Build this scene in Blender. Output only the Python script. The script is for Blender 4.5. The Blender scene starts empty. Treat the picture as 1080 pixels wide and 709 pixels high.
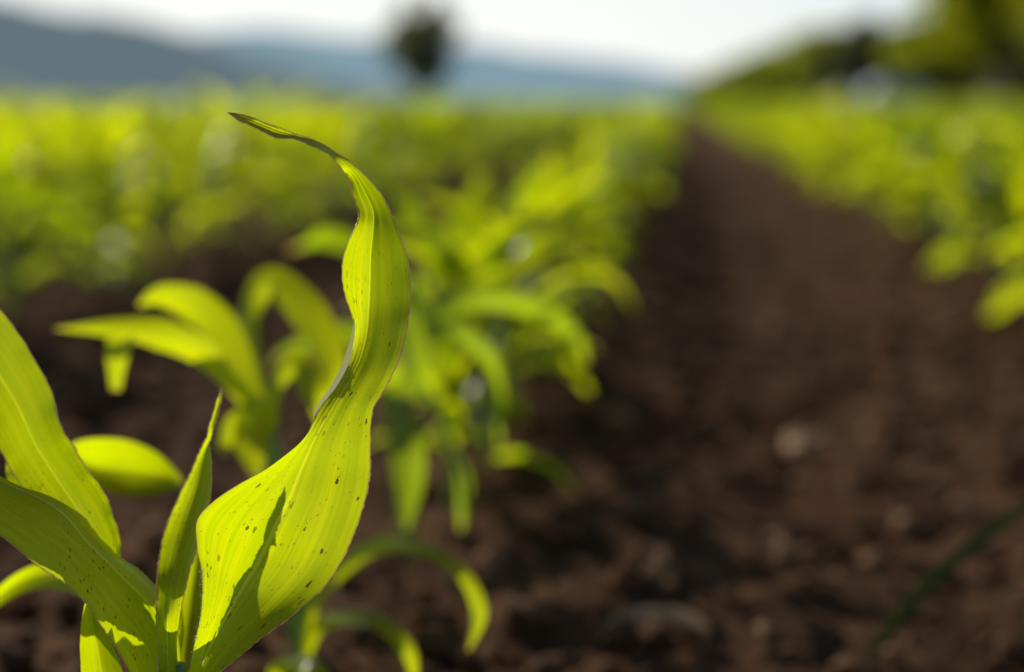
import bpy, math, random
import numpy as np
from mathutils import Vector, Matrix, Euler

rng = np.random.default_rng(7)
random.seed(7)
scene = bpy.context.scene
COL = scene.collection
R = math.radians

# ------------------------------------------------------------------ camera
FPX = 1500.0                       # focal length in photo pixels (50 mm on 36 mm, 1080 px wide)
CAMH = 0.30
PITCH = math.atan(249.5 / 1500)
YAW = math.atan(175 / 1500 * math.cos(PITCH))
cam_d = bpy.data.cameras.new("camera")
cam = bpy.data.objects.new("camera", cam_d)
COL.objects.link(cam)
cam_d.lens = 50
cam_d.sensor_width = 36
cam_d.clip_start = 0.02
cam_d.clip_end = 20000
cam.location = (0, 0, CAMH)
cam.rotation_euler = (math.pi / 2 - PITCH, 0, YAW)
cam_d.dof.use_dof = True
cam_d.dof.focus_distance = 0.45
cam_d.dof.aperture_fstop = 3.5
scene.camera = cam
CR = np.array(Euler(cam.rotation_euler, 'XYZ').to_matrix())


def P(u, v, d):
    """a point of the photo (1080x709 pixels) at depth d metres from the camera"""
    c = np.array([(u - 540) / FPX * d, -(v - 354.5) / FPX * d, -d])
    w = CR @ c
    return np.array([w[0], w[1], w[2] + CAMH])


# ------------------------------------------------------------------ helpers
def tag(o, label=None, cat=None, group=None, kind=None):
    if label: o['label'] = label
    if cat: o['category'] = cat
    if group: o['group'] = group
    if kind: o['kind'] = kind
    return o


def mesh_np(name, verts, quads=None, tris=None, uv=None, smooth=True):
    me = bpy.data.meshes.new(name)
    verts = np.asarray(verts, dtype=np.float32)
    me.vertices.add(len(verts))
    me.vertices.foreach_set('co', verts.ravel())
    loops = []; starts = []; n = 0
    if quads is not None and len(quads):
        q = np.asarray(quads, dtype=np.int32)
        loops.append(q.ravel()); starts.append(n + np.arange(len(q)) * 4); n += len(q) * 4
    if tris is not None and len(tris):
        t = np.asarray(tris, dtype=np.int32)
        loops.append(t.ravel()); starts.append(n + np.arange(len(t)) * 3); n += len(t) * 3
    loops = np.concatenate(loops); starts = np.concatenate(starts)
    me.loops.add(len(loops))
    me.loops.foreach_set('vertex_index', loops.astype(np.int32))
    me.polygons.add(len(starts))
    me.polygons.foreach_set('loop_start', starts.astype(np.int32))
    if uv is not None:
        l = me.uv_layers.new(name='UVMap')
        l.data.foreach_set('uv', np.asarray(uv, dtype=np.float32)[loops].ravel())
    me.update(calc_edges=True)
    me.polygons.foreach_set('use_smooth', np.full(len(starts), smooth))
    me.validate()
    return me


def add(name, me, mat, parent=None, loc=None):
    o = bpy.data.objects.new(name, me)
    COL.objects.link(o)
    if mat is not None and not me.materials:
        me.materials.append(mat)
    if parent is not None:
        o.parent = parent
    if loc is not None:
        o.location = loc
    return o


def empty(name, loc, rz=0, s=1):
    o = bpy.data.objects.new(name, None)
    o.empty_display_size = 0.02
    COL.objects.link(o)
    o.location = loc
    o.rotation_euler = (0, 0, rz)
    o.scale = (s, s, s)
    return o


def grid_faces(nr, nc):
    i = np.arange(nr - 1)[:, None] * nc + np.arange(nc - 1)[None, :]
    return np.stack([i, i + 1, i + nc + 1, i + nc], -1).reshape(-1, 4)


def catmull(pts, n):
    """n points per segment through pts (m, k)"""
    pts = np.asarray(pts, float)
    p = np.concatenate([[2 * pts[0] - pts[1]], pts, [2 * pts[-1] - pts[-2]]])
    out = []
    t = (np.arange(n) / n)[:, None]
    for i in range(1, len(p) - 2):
        a, b, c, d = p[i - 1], p[i], p[i + 1], p[i + 2]
        out.append(0.5 * ((2 * b) + (-a + c) * t + (2 * a - 5 * b + 4 * c - d) * t ** 2 + (-a + 3 * b - 3 * c + d) * t ** 3))
    out.append(pts[-1][None])
    return np.concatenate(out)


def tube(path, rad, nseg=8, cap=True):
    path = np.asarray(path, float)
    n = len(path)
    rad = np.broadcast_to(np.asarray(rad, float), (n,))
    tan = np.gradient(path, axis=0)
    tan /= np.linalg.norm(tan, axis=1)[:, None] + 1e-12
    up = np.array([0.3, 0.2, 1.0]); up /= np.linalg.norm(up)
    if abs(tan[0] @ up) > .95: up = np.array([1.0, 0.1, 0])
    vs = []
    s = np.cross(tan[0], up); s /= np.linalg.norm(s)
    for i in range(n):
        s = s - tan[i] * (s @ tan[i]); s /= np.linalg.norm(s) + 1e-12
        b = np.cross(tan[i], s)
        a = np.linspace(0, 2 * np.pi, nseg, endpoint=False)
        vs.append(path[i] + rad[i] * (np.cos(a)[:, None] * s + np.sin(a)[:, None] * b))
    v = np.concatenate(vs)
    q = []
    for i in range(n - 1):
        for k in range(nseg):
            k2 = (k + 1) % nseg
            q.append([i * nseg + k, i * nseg + k2, (i + 1) * nseg + k2, (i + 1) * nseg + k])
    t = []
    if cap:
        v = np.concatenate([v, [path[0], path[-1]]])
        c0 = n * nseg
        for k in range(nseg):
            k2 = (k + 1) % nseg
            t.append([c0, k2, k]); t.append([c0 + 1, (n - 1) * nseg + k, (n - 1) * nseg + k2])
    uvw = np.zeros((len(v), 2))
    uvw[:n * nseg, 0] = np.tile(np.linspace(.1, .9, nseg), n)
    uvw[:n * nseg, 1] = np.repeat(np.linspace(0, 1, n), nseg)
    return v, np.array(q), np.array(t).reshape(-1, 3), uvw


def hash2(ix, iy, seed):
    h = (ix.astype(np.int64) * 374761393 + iy.astype(np.int64) * 668265263 + seed * 974634777) & 0xffffffff
    h = ((h ^ (h >> 13)) * 1274126177) & 0xffffffff
    return ((h ^ (h >> 16)) & 0xffffff) / 0xffffff


def vnoise(x, y, seed=0):
    ix = np.floor(x); iy = np.floor(y)
    fx = x - ix; fy = y - iy
    fx = fx * fx * (3 - 2 * fx); fy = fy * fy * (3 - 2 * fy)
    a = hash2(ix, iy, seed); b = hash2(ix + 1, iy, seed)
    c = hash2(ix, iy + 1, seed); d = hash2(ix + 1, iy + 1, seed)
    return (a * (1 - fx) + b * fx) * (1 - fy) + (c * (1 - fx) + d * fx) * fy


# ------------------------------------------------------------------ materials
def new_mat(name):
    m = bpy.data.materials.new(name)
    m.use_nodes = True
    nt = m.node_tree
    nt.nodes.clear()
    out = nt.nodes.new('ShaderNodeOutputMaterial')
    return m, nt, out


class N:
    def __init__(s, nt): s.nt = nt

    def n(s, t, **kw):
        nd = s.nt.nodes.new(t)
        for k, v in kw.items(): setattr(nd, k, v)
        return nd

    def l(s, a, b): s.nt.links.new(a, b)

    def setin(s, sock, v):
        if isinstance(v, bpy.types.NodeSocket): s.l(v, sock)
        else: sock.default_value = v

    def math(s, op, a, b=0.0, clamp=False):
        nd = s.n('ShaderNodeMath', operation=op, use_clamp=clamp)
        s.setin(nd.inputs[0], a); s.setin(nd.inputs[1], b)
        return nd.outputs[0]

    def mix(s, f, a, b):
        nd = s.n('ShaderNodeMix', data_type='RGBA')
        s.setin(nd.inputs[0], f)
        for sock, v in ((nd.inputs[6], a), (nd.inputs[7], b)):
            if isinstance(v, tuple) and len(v) == 3: v = (*v, 1)
            s.setin(sock, v)
        return nd.outputs[2]

    def ramp(s, f, lo, hi):
        nd = s.n('ShaderNodeMapRange')
        s.setin(nd.inputs[0], f)
        nd.inputs[1].default_value = lo; nd.inputs[2].default_value = hi
        nd.interpolation_type = 'SMOOTHSTEP'
        return nd.outputs[0]

    def noise(s, vec, scale, detail=3, rough=.5):
        nd = s.n('ShaderNodeTexNoise')
        s.setin(nd.inputs['Vector'], vec)
        nd.inputs['Scale'].default_value = scale
        nd.inputs['Detail'].default_value = detail
        nd.inputs['Roughness'].default_value = rough
        return nd.outputs[0]


def leaf_material(name, trans=(.82, .86, .001), refl=(.05, .11, .004), rough=.36, tw=.68,
                  veins=110, specks=0.0, detail=True, vary=False, spec=.3):
    m, nt, out = new_mat(name)
    g = N(nt)
    tc = g.n('ShaderNodeTexCoord')
    sep = g.n('ShaderNodeSeparateXYZ'); g.l(tc.outputs['UV'], sep.inputs[0])
    u, v = sep.outputs[0], sep.outputs[1]
    cmb = g.n('ShaderNodeCombineXYZ')
    g.l(g.math('MULTIPLY', u, 1.0), cmb.inputs[0]); g.l(g.math('MULTIPLY', v, .03), cmb.inputs[1])
    st = g.noise(cmb.outputs[0], veins, 4, .65)                       # streaks along the blade
    st2 = g.noise(cmb.outputs[0], veins * .22, 2)
    blot = g.noise(tc.outputs['Object'], 45, 4)
    s1 = g.ramp(st, .35, .68)
    s2 = g.ramp(st2, .35, .7)
    b1 = g.ramp(blot, .3, .75)
    dark = tuple(c * k for c, k in zip(trans, (.60, .76, .7)))
    light = tuple(min(1, c * k) for c, k in zip(trans, (1.24, 1.10, 1.6)))
    t = g.mix(g.math('ADD', g.math('MULTIPLY', s1, .5), g.math('MULTIPLY', s2, .5)), dark, light)
    t = g.mix(g.math('MULTIPLY', b1, .55), t, tuple(c * k for c, k in zip(trans, (.78, .88, .8))))
    mid = g.math('ABSOLUTE', g.math('SUBTRACT', u, .5))
    rib = g.math('SUBTRACT', 1.0, g.ramp(mid, .006, .026))
    groove = g.math('MULTIPLY', g.ramp(g.math('SUBTRACT', .5, u), .010, .024), g.math('SUBTRACT', 1.0, g.ramp(g.math('SUBTRACT', .5, u), .026, .055)))
    cmf = g.n('ShaderNodeCombineXYZ'); g.l(u, cmf.inputs[0]); g.l(g.math('MULTIPLY', v, .05), cmf.inputs[1])
    fine = g.ramp(g.noise(cmf.outputs[0], veins * 2.6, 2, .5), .4, .62)
    t = g.mix(g.math('MULTIPLY', rib, .95), t, tuple(min(1, c * k) for c, k in zip(trans, (1.36, 1.22, 6))))
    t = g.mix(g.math('MULTIPLY', groove, .7), t, tuple(c * k for c, k in zip(trans, (.5, .72, .5))))
    t = g.mix(g.math('MULTIPLY', fine, .55), t, tuple(c * k for c, k in zip(trans, (.62, .82, .6))))
    r = g.mix(g.math('MULTIPLY', s1, .8), refl, tuple(c * 1.5 for c in refl))
    r = g.mix(g.math('MULTIPLY', rib, .6), r, (.22, .28, .12))
    if vary:
        oi = g.n('ShaderNodeObjectInfo')
        geo = g.n('ShaderNodeNewGeometry')
        big = g.noise(geo.outputs['Position'], 3.0, 1)
        k = g.ramp(g.math('ADD', g.math('MULTIPLY', oi.outputs['Random'], .45), g.math('MULTIPLY', big, .55)), .25, .75)
        t = g.mix(k, t, g.mix(.75, t, (.26, .42, .003)))
        r = g.mix(k, r, (.035, .09, .02))
        # yellow, drying tips
        tip = g.math('MULTIPLY', g.ramp(v, .86, 1.0), oi.outputs['Random'])
        t = g.mix(tip, t, (.75, .55, .12))
    if specks > 0:
        cm2 = g.n('ShaderNodeCombineXYZ')
        g.l(g.math('MULTIPLY', u, .045), cm2.inputs[0]); g.l(g.math('MULTIPLY', v, .15), cm2.inputs[1])
        vo = g.n('ShaderNodeTexVoronoi', feature='F1', voronoi_dimensions='2D')
        wob = g.n('ShaderNodeTexNoise'); g.l(cm2.outputs[0], wob.inputs['Vector'])
        wob.inputs['Scale'].default_value = 1600; wob.inputs['Detail'].default_value = 2
        va = g.n('ShaderNodeVectorMath', operation='MULTIPLY_ADD')
        g.l(wob.outputs['Color'], va.inputs[0]); va.inputs[1].default_value = (.0011,) * 3
        g.l(cm2.outputs[0], va.inputs[2])
        g.l(va.outputs[0], vo.inputs['Vector']); vo.inputs['Scale'].default_value = 420
        sc = g.n('ShaderNodeSeparateColor'); g.l(vo.outputs['Color'], sc.inputs[0])
        size = g.math('MULTIPLY', g.math('POWER', sc.outputs[1], 3.5), .24)
        on = g.math('LESS_THAN', sc.outputs[0], specks)
        # fewer near the upper half of the blade
        near = g.math('SUBTRACT', 1.0, g.ramp(v, .42, .72))
        dot = g.math('MULTIPLY', g.math('LESS_THAN', vo.outputs['Distance'], g.math('ADD', size, .045)), g.math('MULTIPLY', on, near))
        t = g.mix(g.math('MULTIPLY', dot, g.math('ADD', .35, g.math('MULTIPLY', sc.outputs[2], .6))), t, (.07, .055, .01))
        r = g.mix(dot, r, (.03, .02, .01))
        # short scratches and grains of dust lying across the veins
        cm3 = g.n('ShaderNodeCombineXYZ')
        g.l(g.math('ADD', g.math('MULTIPLY', u, .045), g.math('MULTIPLY', v, .05)), cm3.inputs[0])
        g.l(g.math('SUBTRACT', g.math('MULTIPLY', v, .40), g.math('MULTIPLY', u, .05)), cm3.inputs[1])
        vs = g.n('ShaderNodeTexVoronoi', feature='F1', voronoi_dimensions='2D')
        g.l(cm3.outputs[0], vs.inputs['Vector']); vs.inputs['Scale'].default_value = 620
        ss = g.n('ShaderNodeSeparateColor'); g.l(vs.outputs['Color'], ss.inputs[0])
        on2 = g.math('MULTIPLY', g.math('LESS_THAN', ss.outputs[0], .16), g.math('LESS_THAN', vs.outputs['Distance'], g.math('MULTIPLY', ss.outputs[1], .36)))
        on2 = g.math('MULTIPLY', on2, near)
        t = g.mix(g.math('MULTIPLY', on2, g.math('MULTIPLY', ss.outputs[2], .8)), t, (.24, .22, .02))
        r = g.mix(g.math('MULTIPLY', on2, .7), r, (.22, .18, .10))
    tipm = g.ramp(v, .955, 1.0)
    t = g.mix(g.math('MULTIPLY', tipm, .6), t, (.75, .42, .10))
    edge = g.math('SUBTRACT', .5, mid)
    em = g.math('SUBTRACT', 1.0, g.ramp(edge, .004, .02))
    t = g.mix(g.math('MULTIPLY', em, .55), t, (.5, .30, .06))
    bmp = g.n('ShaderNodeBump'); bmp.inputs['Strength'].default_value = .3
    bmp.inputs['Distance'].default_value = .00016
    g.l(g.math('ADD', st, g.math('MULTIPLY', rib, 1.2)), bmp.inputs['Height'])
    pr = g.n('ShaderNodeBsdfPrincipled')
    g.l(r, pr.inputs['Base Color']); pr.inputs['Roughness'].default_value = rough
    pr.inputs['Specular IOR Level'].default_value = spec
    g.l(bmp.outputs[0], pr.inputs['Normal'])
    tr = g.n('ShaderNodeBsdfTranslucent'); g.l(t, tr.inputs[0])
    if detail: g.l(bmp.outputs[0], tr.inputs['Normal'])
    mx = g.n('ShaderNodeMixShader'); mx.inputs[0].default_value = tw
    g.l(pr.outputs[0], mx.inputs[1]); g.l(tr.outputs[0], mx.inputs[2])
    g.l(mx.outputs[0], out.inputs[0])
    return m


M_hero = leaf_material('maize_leaf', specks=.40, vary=False)
M_leaf = leaf_material('maize_leaf_field', trans=(.82, .80, .001), refl=(.04, .085, .002), detail=False, vary=True, veins=40, rough=.30, spec=.16)
M_stalk = leaf_material('maize_stalk', trans=(.5, .62, .05), refl=(.10, .17, .05), tw=.35, veins=20, detail=False)


def simple_mat(name, c1, c2, scale, rough=.8, bump=0.0, trans=None, tw=.5, spec=.3, detail=4):
    m, nt, out = new_mat(name)
    g = N(nt)
    tc = g.n('ShaderNodeTexCoord')
    nz = g.noise(tc.outputs['Object'], scale, detail, .6)
    c = g.mix(g.ramp(nz, .3, .7), c1, c2)
    pr = g.n('ShaderNodeBsdfPrincipled')
    g.l(c, pr.inputs['Base Color']); pr.inputs['Roughness'].default_value = rough
    pr.inputs['Specular IOR Level'].default_value = spec
    if bump:
        b = g.n('ShaderNodeBump'); b.inputs['Distance'].default_value = bump; g.l(nz, b.inputs['Height'])
        g.l(b.outputs[0], pr.inputs['Normal'])
    if trans:
        tr = g.n('ShaderNodeBsdfTranslucent')
        g.l(g.mix(g.ramp(nz, .3, .7), trans, tuple(x * .7 for x in trans)), tr.inputs[0])
        mx = g.n('ShaderNodeMixShader'); mx.inputs[0].default_value = tw
        g.l(pr.outputs[0], mx.inputs[1]); g.l(tr.outputs[0], mx.inputs[2]); g.l(mx.outputs[0], out.inputs[0])
    else:
        g.l(pr.outputs[0], out.inputs[0])
    return m


M_margin = simple_mat('leaf_margin', (.42, .20, .10), (.80, .66, .46), 420, .28, trans=(.95, .62, .28), tw=.5, spec=.9)
M_hair = simple_mat('leaf_hair', (.75, .7, .5), (.9, .85, .7), 900, .5, trans=(.9, .85, .6))
def clod_material():
    m, nt, out = new_mat('soil_clod')
    g = N(nt)
    geo = g.n('ShaderNodeNewGeometry')
    nz = g.noise(geo.outputs['Position'], 120, 4, .65)
    c = g.mix(g.ramp(nz, .3, .7), (.034, .018, .0088), (.095, .050, .025))
    rp = geo.outputs['Random Per Island']
    c = g.mix(g.math('MULTIPLY', g.ramp(rp, .72, 1.0), .8), c, (.26, .150, .078))
    c = g.mix(g.math('MULTIPLY', g.math('LESS_THAN', rp, .10), .6), c, (.10, .035, .015))
    pr = g.n('ShaderNodeBsdfPrincipled'); g.l(c, pr.inputs['Base Color'])
    pr.inputs['Roughness'].default_value = .95; pr.inputs['Specular IOR Level'].default_value = .08
    b = g.n('ShaderNodeBump'); b.inputs['Distance'].default_value = .002
    g.l(nz, b.inputs['Height']); g.l(b.outputs[0], pr.inputs['Normal'])
    g.l(pr.outputs[0], out.inputs[0])
    return m


M_clod = clod_material()
M_stone = simple_mat('pale_stone', (.34, .18, .09), (.52, .31, .17), 45, .8, bump=.001)
M_straw = simple_mat('straw', (.16, .10, .055), (.30, .20, .12), 200, .6, trans=(.4, .28, .15), tw=.25)
M_grass = simple_mat('grass_leaf', (.03, .045, .016), (.045, .065, .02), 60, .8, trans=(.06, .09, .015), tw=.35, spec=.08)
M_bark = simple_mat('bark', (.05, .04, .03), (.10, .08, .06), 3, .9, bump=.02)
M_fol_big = simple_mat('foliage_olive', (.06, .08, .012), (.10, .12, .015), .7, .55, trans=(.50, .56, .002), tw=.6)
M_fol_mid = simple_mat('foliage_mid', (.04, .06, .014), (.065, .085, .018), .7, .6, trans=(.50, .57, .03), tw=.6)
M_fol_dark = simple_mat('foliage_dark', (.022, .034, .020), (.04, .055, .028), .8, .7, trans=(.14, .15, .04), tw=.45)


M_fol_lone = simple_mat('foliage_lone', (.045, .05, .028), (.08, .08, .04), .8, .7, trans=(.34, .34, .10), tw=.45)


def soil_material():
    m, nt, out = new_mat('soil')
    g = N(nt)
    geo = g.n('ShaderNodeNewGeometry')
    p = geo.outputs['Position']
    n1 = g.noise(p, 9, 5, .65); n2 = g.noise(p, 70, 5, .7); n3 = g.noise(p, 1.3, 2)
    c = g.mix(g.ramp(n1, .35, .7), (.034, .0170, .0080), (.090, .045, .021))
    c = g.mix(g.math('MULTIPLY', g.ramp(n2, .5, .75), .6), c, (.16, .088, .042))
    c = g.mix(g.math('MULTIPLY', g.ramp(n3, .5, .7), .5), c, (.095, .040, .019))
    pr = g.n('ShaderNodeBsdfPrincipled'); g.l(c, pr.inputs['Base Color'])
    pr.inputs['Roughness'].default_value = 1; pr.inputs['Specular IOR Level'].default_value = .04
    b = g.n('ShaderNodeBump'); b.inputs['Distance'].default_value = .006; b.inputs['Strength'].default_value = .8
    g.l(n2, b.inputs['Height']); g.l(b.outputs[0], pr.inputs['Normal'])
    g.l(pr.outputs[0], out.inputs[0])
    return m


M_soil = soil_material()


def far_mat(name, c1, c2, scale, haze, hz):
    """distant land: diffuse surface with aerial haze painted in as emission (stands for in-scattered light)"""
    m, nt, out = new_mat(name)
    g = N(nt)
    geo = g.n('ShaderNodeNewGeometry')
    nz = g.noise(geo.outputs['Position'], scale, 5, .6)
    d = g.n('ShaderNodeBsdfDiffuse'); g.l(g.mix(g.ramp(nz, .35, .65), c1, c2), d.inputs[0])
    e = g.n('ShaderNodeEmission'); e.inputs[0].default_value = (*haze, 1)  # glow of the hazy air, put into the surface itself
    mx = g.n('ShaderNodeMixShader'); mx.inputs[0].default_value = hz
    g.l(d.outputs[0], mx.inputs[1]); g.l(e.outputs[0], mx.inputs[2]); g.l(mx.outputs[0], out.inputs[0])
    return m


# ------------------------------------------------------------------ light and sky
SUN_EL = R(33)
SUN_AZ = R(46)                      # left of the row direction
S = Vector((-math.sin(SUN_AZ) * math.cos(SUN_EL), math.cos(SUN_AZ) * math.cos(SUN_EL), math.sin(SUN_EL)))
sd = bpy.data.lights.new('sun', 'SUN')
sd.energy = 5.0
sd.angle = R(.5)
sd.color = (1, .93, .80)
sun = bpy.data.objects.new('sun', sd)
COL.objects.link(sun)
sun.rotation_euler = S.to_track_quat('Z', 'Y').to_euler()
w = bpy.data.worlds.new('World')
scene.world = w
w.use_nodes = True
wn = w.node_tree
bg = wn.nodes['Background']
sky = wn.nodes.new('ShaderNodeTexSky')
sky.sky_type = 'NISHITA'
sky.sun_disc = False
sky.sun_elevation = SUN_EL
sky.sun_rotation = -SUN_AZ
sky.air_density = 1.0
sky.dust_density = 0.25
sky.ozone_density = 1.0
# pale haze low in the sky, clearing towards the zenith
SKY_K = .10
wt = wn.nodes.new('ShaderNodeTexCoord'); wsep = wn.nodes.new('ShaderNodeSeparateXYZ')
wn.links.new(wt.outputs['Generated'], wsep.inputs[0])
wg = N(wn)
hz = wg.math('SUBTRACT', 1.0, wg.ramp(wsep.outputs[2], -.02, .42))
hn = wg.noise(wt.outputs['Generated'], 5, 4, .6)
hz = wg.math('MULTIPLY', hz, wg.math('ADD', .74, wg.math('MULTIPLY', hn, .28)), clamp=True)
right = wg.ramp(wsep.outputs[0], -.15, .45)
hcol = wg.mix(right, (1.02 / SKY_K, 1.02 / SKY_K, 1.0 / SKY_K), (.70 / SKY_K, .82 / SKY_K, .88 / SKY_K))
wn.links.new(wg.mix(hz, sky.outputs[0], hcol), bg.inputs[0])
bg.inputs[1].default_value = SKY_K
scene.view_settings.view_transform = 'Standard'
scene.view_settings.look = 'None'
scene.view_settings.exposure = 0
scene.render.engine = 'CYCLES'
cy = scene.cycles
cy.use_denoising = True
cy.max_bounces = 8
cy.transmission_bounces = 6
cy.transparent_max_bounces = 8
cy.caustics_reflective = False
cy.caustics_refractive = False
cy.sample_clamp_indirect = 4

# ------------------------------------------------------------------ ground
ROWS_L = -0.16
SPACING = 0.67


def ground_h(x, y):
    fade = 1 / (1 + (y / 14) ** 2)
    h = .020 * (vnoise(x * 5, y * 5, 1) - .5) + .018 * (vnoise(x * 14, y * 14, 2) - .5) \
        + .012 * np.abs(vnoise(x * 34, y * 34, 3) - .5) + .006 * vnoise(x * 80, y * 80, 4)
    ph = (x - ROWS_L) / SPACING * 2 * np.pi
    return h * fade + .012 * np.cos(ph) * fade


ys = np.concatenate([np.arange(-.6, .3, .05), np.arange(.3, 2.2, .008)])
step = .008
yl = list(ys); y = yl[-1]
while y < 9000:
    step = max(.008, .0065 * (y - .9)); y += step; yl.append(y)
ys = np.array(yl)
xl = [0.0]; x = 0.0
while x < 9000:
    x += max(.008, .012 * (x - .5)); xl.append(x)
xs = np.concatenate([-np.array(xl[:0:-1]), xl])
X, Y = np.meshgrid(xs, ys)
Z = np.where((np.abs(X) < 60) & (Y < 120), ground_h(X, np.maximum(Y, 0)), 0)
g_me = mesh_np('ground', np.stack([X, Y, Z], -1).reshape(-1, 3), grid_faces(len(ys), len(xs)))
# winding up
ground = add('ground', g_me, M_soil)
tag(ground, 'dark brown tilled soil of the maize field', kind='structure')

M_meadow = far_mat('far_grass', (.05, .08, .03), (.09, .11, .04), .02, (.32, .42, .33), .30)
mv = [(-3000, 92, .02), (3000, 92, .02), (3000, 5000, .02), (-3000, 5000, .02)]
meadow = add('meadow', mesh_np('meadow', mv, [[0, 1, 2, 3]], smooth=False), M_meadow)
tag(meadow, 'pale hazy grassland beyond the maize field', kind='structure')


def ridge(name, D, prof, depth, mat, label, seed):
    """hill whose crest has the photo's skyline; real slopes in front and behind"""
    us = np.linspace(prof[0][0], prof[-1][0], 220)
    vs = np.interp(us, [p[0] for p in prof], [p[1] for p in prof])
    rows = []
    for k, t in enumerate(np.linspace(-1, 1.2, 30)):
        h = max(0, 1 - abs(t) ** 1.5)
        dist = D + t * depth
        px = (us - 715) / 1500 * dist
        top = (105 - vs) / 1500 * D + CAMH
        nz = (vnoise(us * .04 + 11 * seed, np.full_like(us, t * 3), seed) - .5) * .10 + (vnoise(us * .3, np.full_like(us, t * 9), seed + 1) - .5) * .04
        zz = top * h * (1 + nz * (1 if abs(t) < .9 else 0)) - 2 * (abs(t) >= 1)
        rows.append(np.stack([px, np.full_like(px, dist), zz], -1))
    v = np.concatenate(rows)
    o = add(name, mesh_np(name, v, grid_faces(30, 220)), mat)
    tag(o, label, kind='structure')
    return o


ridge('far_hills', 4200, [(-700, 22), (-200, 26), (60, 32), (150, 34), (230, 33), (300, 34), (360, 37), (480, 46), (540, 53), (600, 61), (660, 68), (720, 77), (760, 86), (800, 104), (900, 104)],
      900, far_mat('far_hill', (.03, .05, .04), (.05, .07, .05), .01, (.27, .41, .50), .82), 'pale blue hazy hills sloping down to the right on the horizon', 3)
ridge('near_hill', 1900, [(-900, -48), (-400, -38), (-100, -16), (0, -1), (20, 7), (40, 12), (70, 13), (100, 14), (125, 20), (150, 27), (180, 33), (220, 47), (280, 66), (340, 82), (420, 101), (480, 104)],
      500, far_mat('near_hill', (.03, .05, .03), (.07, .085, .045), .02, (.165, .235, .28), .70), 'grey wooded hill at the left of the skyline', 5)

# ------------------------------------------------------------------ soil clods (uncountable) and single stones


def ico(sub):
    import bmesh
    bm = bmesh.new(); bmesh.ops.create_icosphere(bm, subdivisions=sub, radius=1)
    v = np.array([x.co[:] for x in bm.verts]); f = np.array([[y.index for y in x.verts] for x in bm.faces]); bm.free()
    return v, f


def lump(v, seed, amp=.35):
    r = np.random.default_rng(seed)
    out = v.copy()
    for k in range(5):
        d = r.normal(size=3); d /= np.linalg.norm(d)
        f = r.uniform(1.2, 4.5)
        out += v * (np.sin(f * (v @ d) + r.uniform(0, 6)) * amp / (1 + k * .6))[:, None]
    for k in range(11):                                   # flat broken faces
        d = r.normal(size=3); d /= np.linalg.norm(d)
        c = r.uniform(.32, .75)
        e = np.maximum(out @ d - c, 0)
        out -= e[:, None] * d * .9
    return out


def scatter_clods(n, x0, x1, y0, y1, smin, smax, sub, seed):
    r = np.random.default_rng(seed)
    v, f = ico(sub)
    protos = [lump(v, seed * 50 + k) for k in range(24)]
    V = []; F = []; off = 0
    xx = r.uniform(x0, x1, n)
    yy = y0 * (y1 / y0) ** r.uniform(0, 1, n)
    ss = smin * (smax / smin) ** (r.uniform(0, 1, n) ** 2.6)
    hh = ground_h(xx, yy)
    for i in range(n):
        a = r.uniform(0, 6.28, 3)
        m = np.array(Euler(a).to_matrix())
        s = ss[i] * np.array([1, r.uniform(.7, 1.1), r.uniform(.55, .9)])
        p = (protos[r.integers(24)] @ m.T) * s + [xx[i], yy[i], hh[i] + ss[i] * .25]
        V.append(p); F.append(f + off); off += len(p)
    return np.concatenate(V), np.concatenate(F)


va, fa = scatter_clods(4200, -.9, .8, .55, 1.9, .003, .020, 2, 1)
vb, fb = scatter_clods(8000, -2.2, 1.6, 1.2, 7, .005, .024, 1, 2)
clods = add('soil_clods', mesh_np('soil_clods', np.concatenate([va, vb]), tris=np.concatenate([fa, fb + len(va)])), M_clod)
sv = []; sq = []; off = 0
r_ = np.random.default_rng(77)
for i in range(420):                                     # bits of straw and root trodden into the soil
    y = .6 * (6 / .6) ** r_.uniform(); x = r_.uniform(-1.6, 1.2)
    a = r_.uniform(0, 6.28); L = r_.uniform(.006, .035); bnd = r_.normal(0, .3)
    t = np.linspace(-.5, .5, 5)
    pth = np.stack([x + L * t * math.cos(a) - bnd * L * t * t * math.sin(a), y + L * t * math.sin(a) + bnd * L * t * t * math.cos(a), 0 * t], -1)
    pth[:, 2] = ground_h(pth[:, 0], pth[:, 1]) + .002 + r_.uniform(0, .006) + t * r_.normal(0, .004)
    v, q, t2, _ = tube(pth, r_.uniform(.0003, .0012), 5, cap=False)
    sv.append(v); sq.append(q + off); off += len(v)
lit = add('straw_litter', mesh_np('straw_litter', np.concatenate(sv), np.concatenate(sq)), M_straw)
tag(lit, 'fine pale straw and root bits scattered over the dark soil', 'straw', kind='stuff')
tag(clods, 'crumbled clods of dark soil lying all over the field', 'soil', kind='stuff')


def on_ground(u, v):
    d = CAMH / ((v - 105) / 1500)
    # distance along the ray where z == 0
    a = P(u, v, 1.0) - [0, 0, CAMH]
    t = -CAMH / a[2]
    return a * t + [0, 0, CAMH]


v3, f3 = ico(4)
for (u, v, s, k, lab) in ((850, 480, .024, 3, 'pale tan stone on the dark path, brightest of the stones'),
                          (962, 497, .015, 4, 'small brown stone right of the pale tan stone'),
                          (1062, 405, .020, 5, 'reddish brown stone lying at the right edge of the path'),
                          (665, 566, .010, 6, 'small dull pebble on the path left of the grass blade')):
    p = on_ground(u, v)
    st = add('stone', mesh_np('stone', lump(v3, 90 + k, .22) * s * np.array([1.1, .8, .75]), tris=f3), M_stone if k == 3 else M_clod,
             loc=(p[0], p[1], s * .35 + ground_h(np.array([p[0]]), np.array([p[1]]))[0]))
    st.rotation_euler = (0, 0, k)
    tag(st, lab, 'stone')

# ------------------------------------------------------------------ leaves built from image-guided cross-sections


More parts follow.
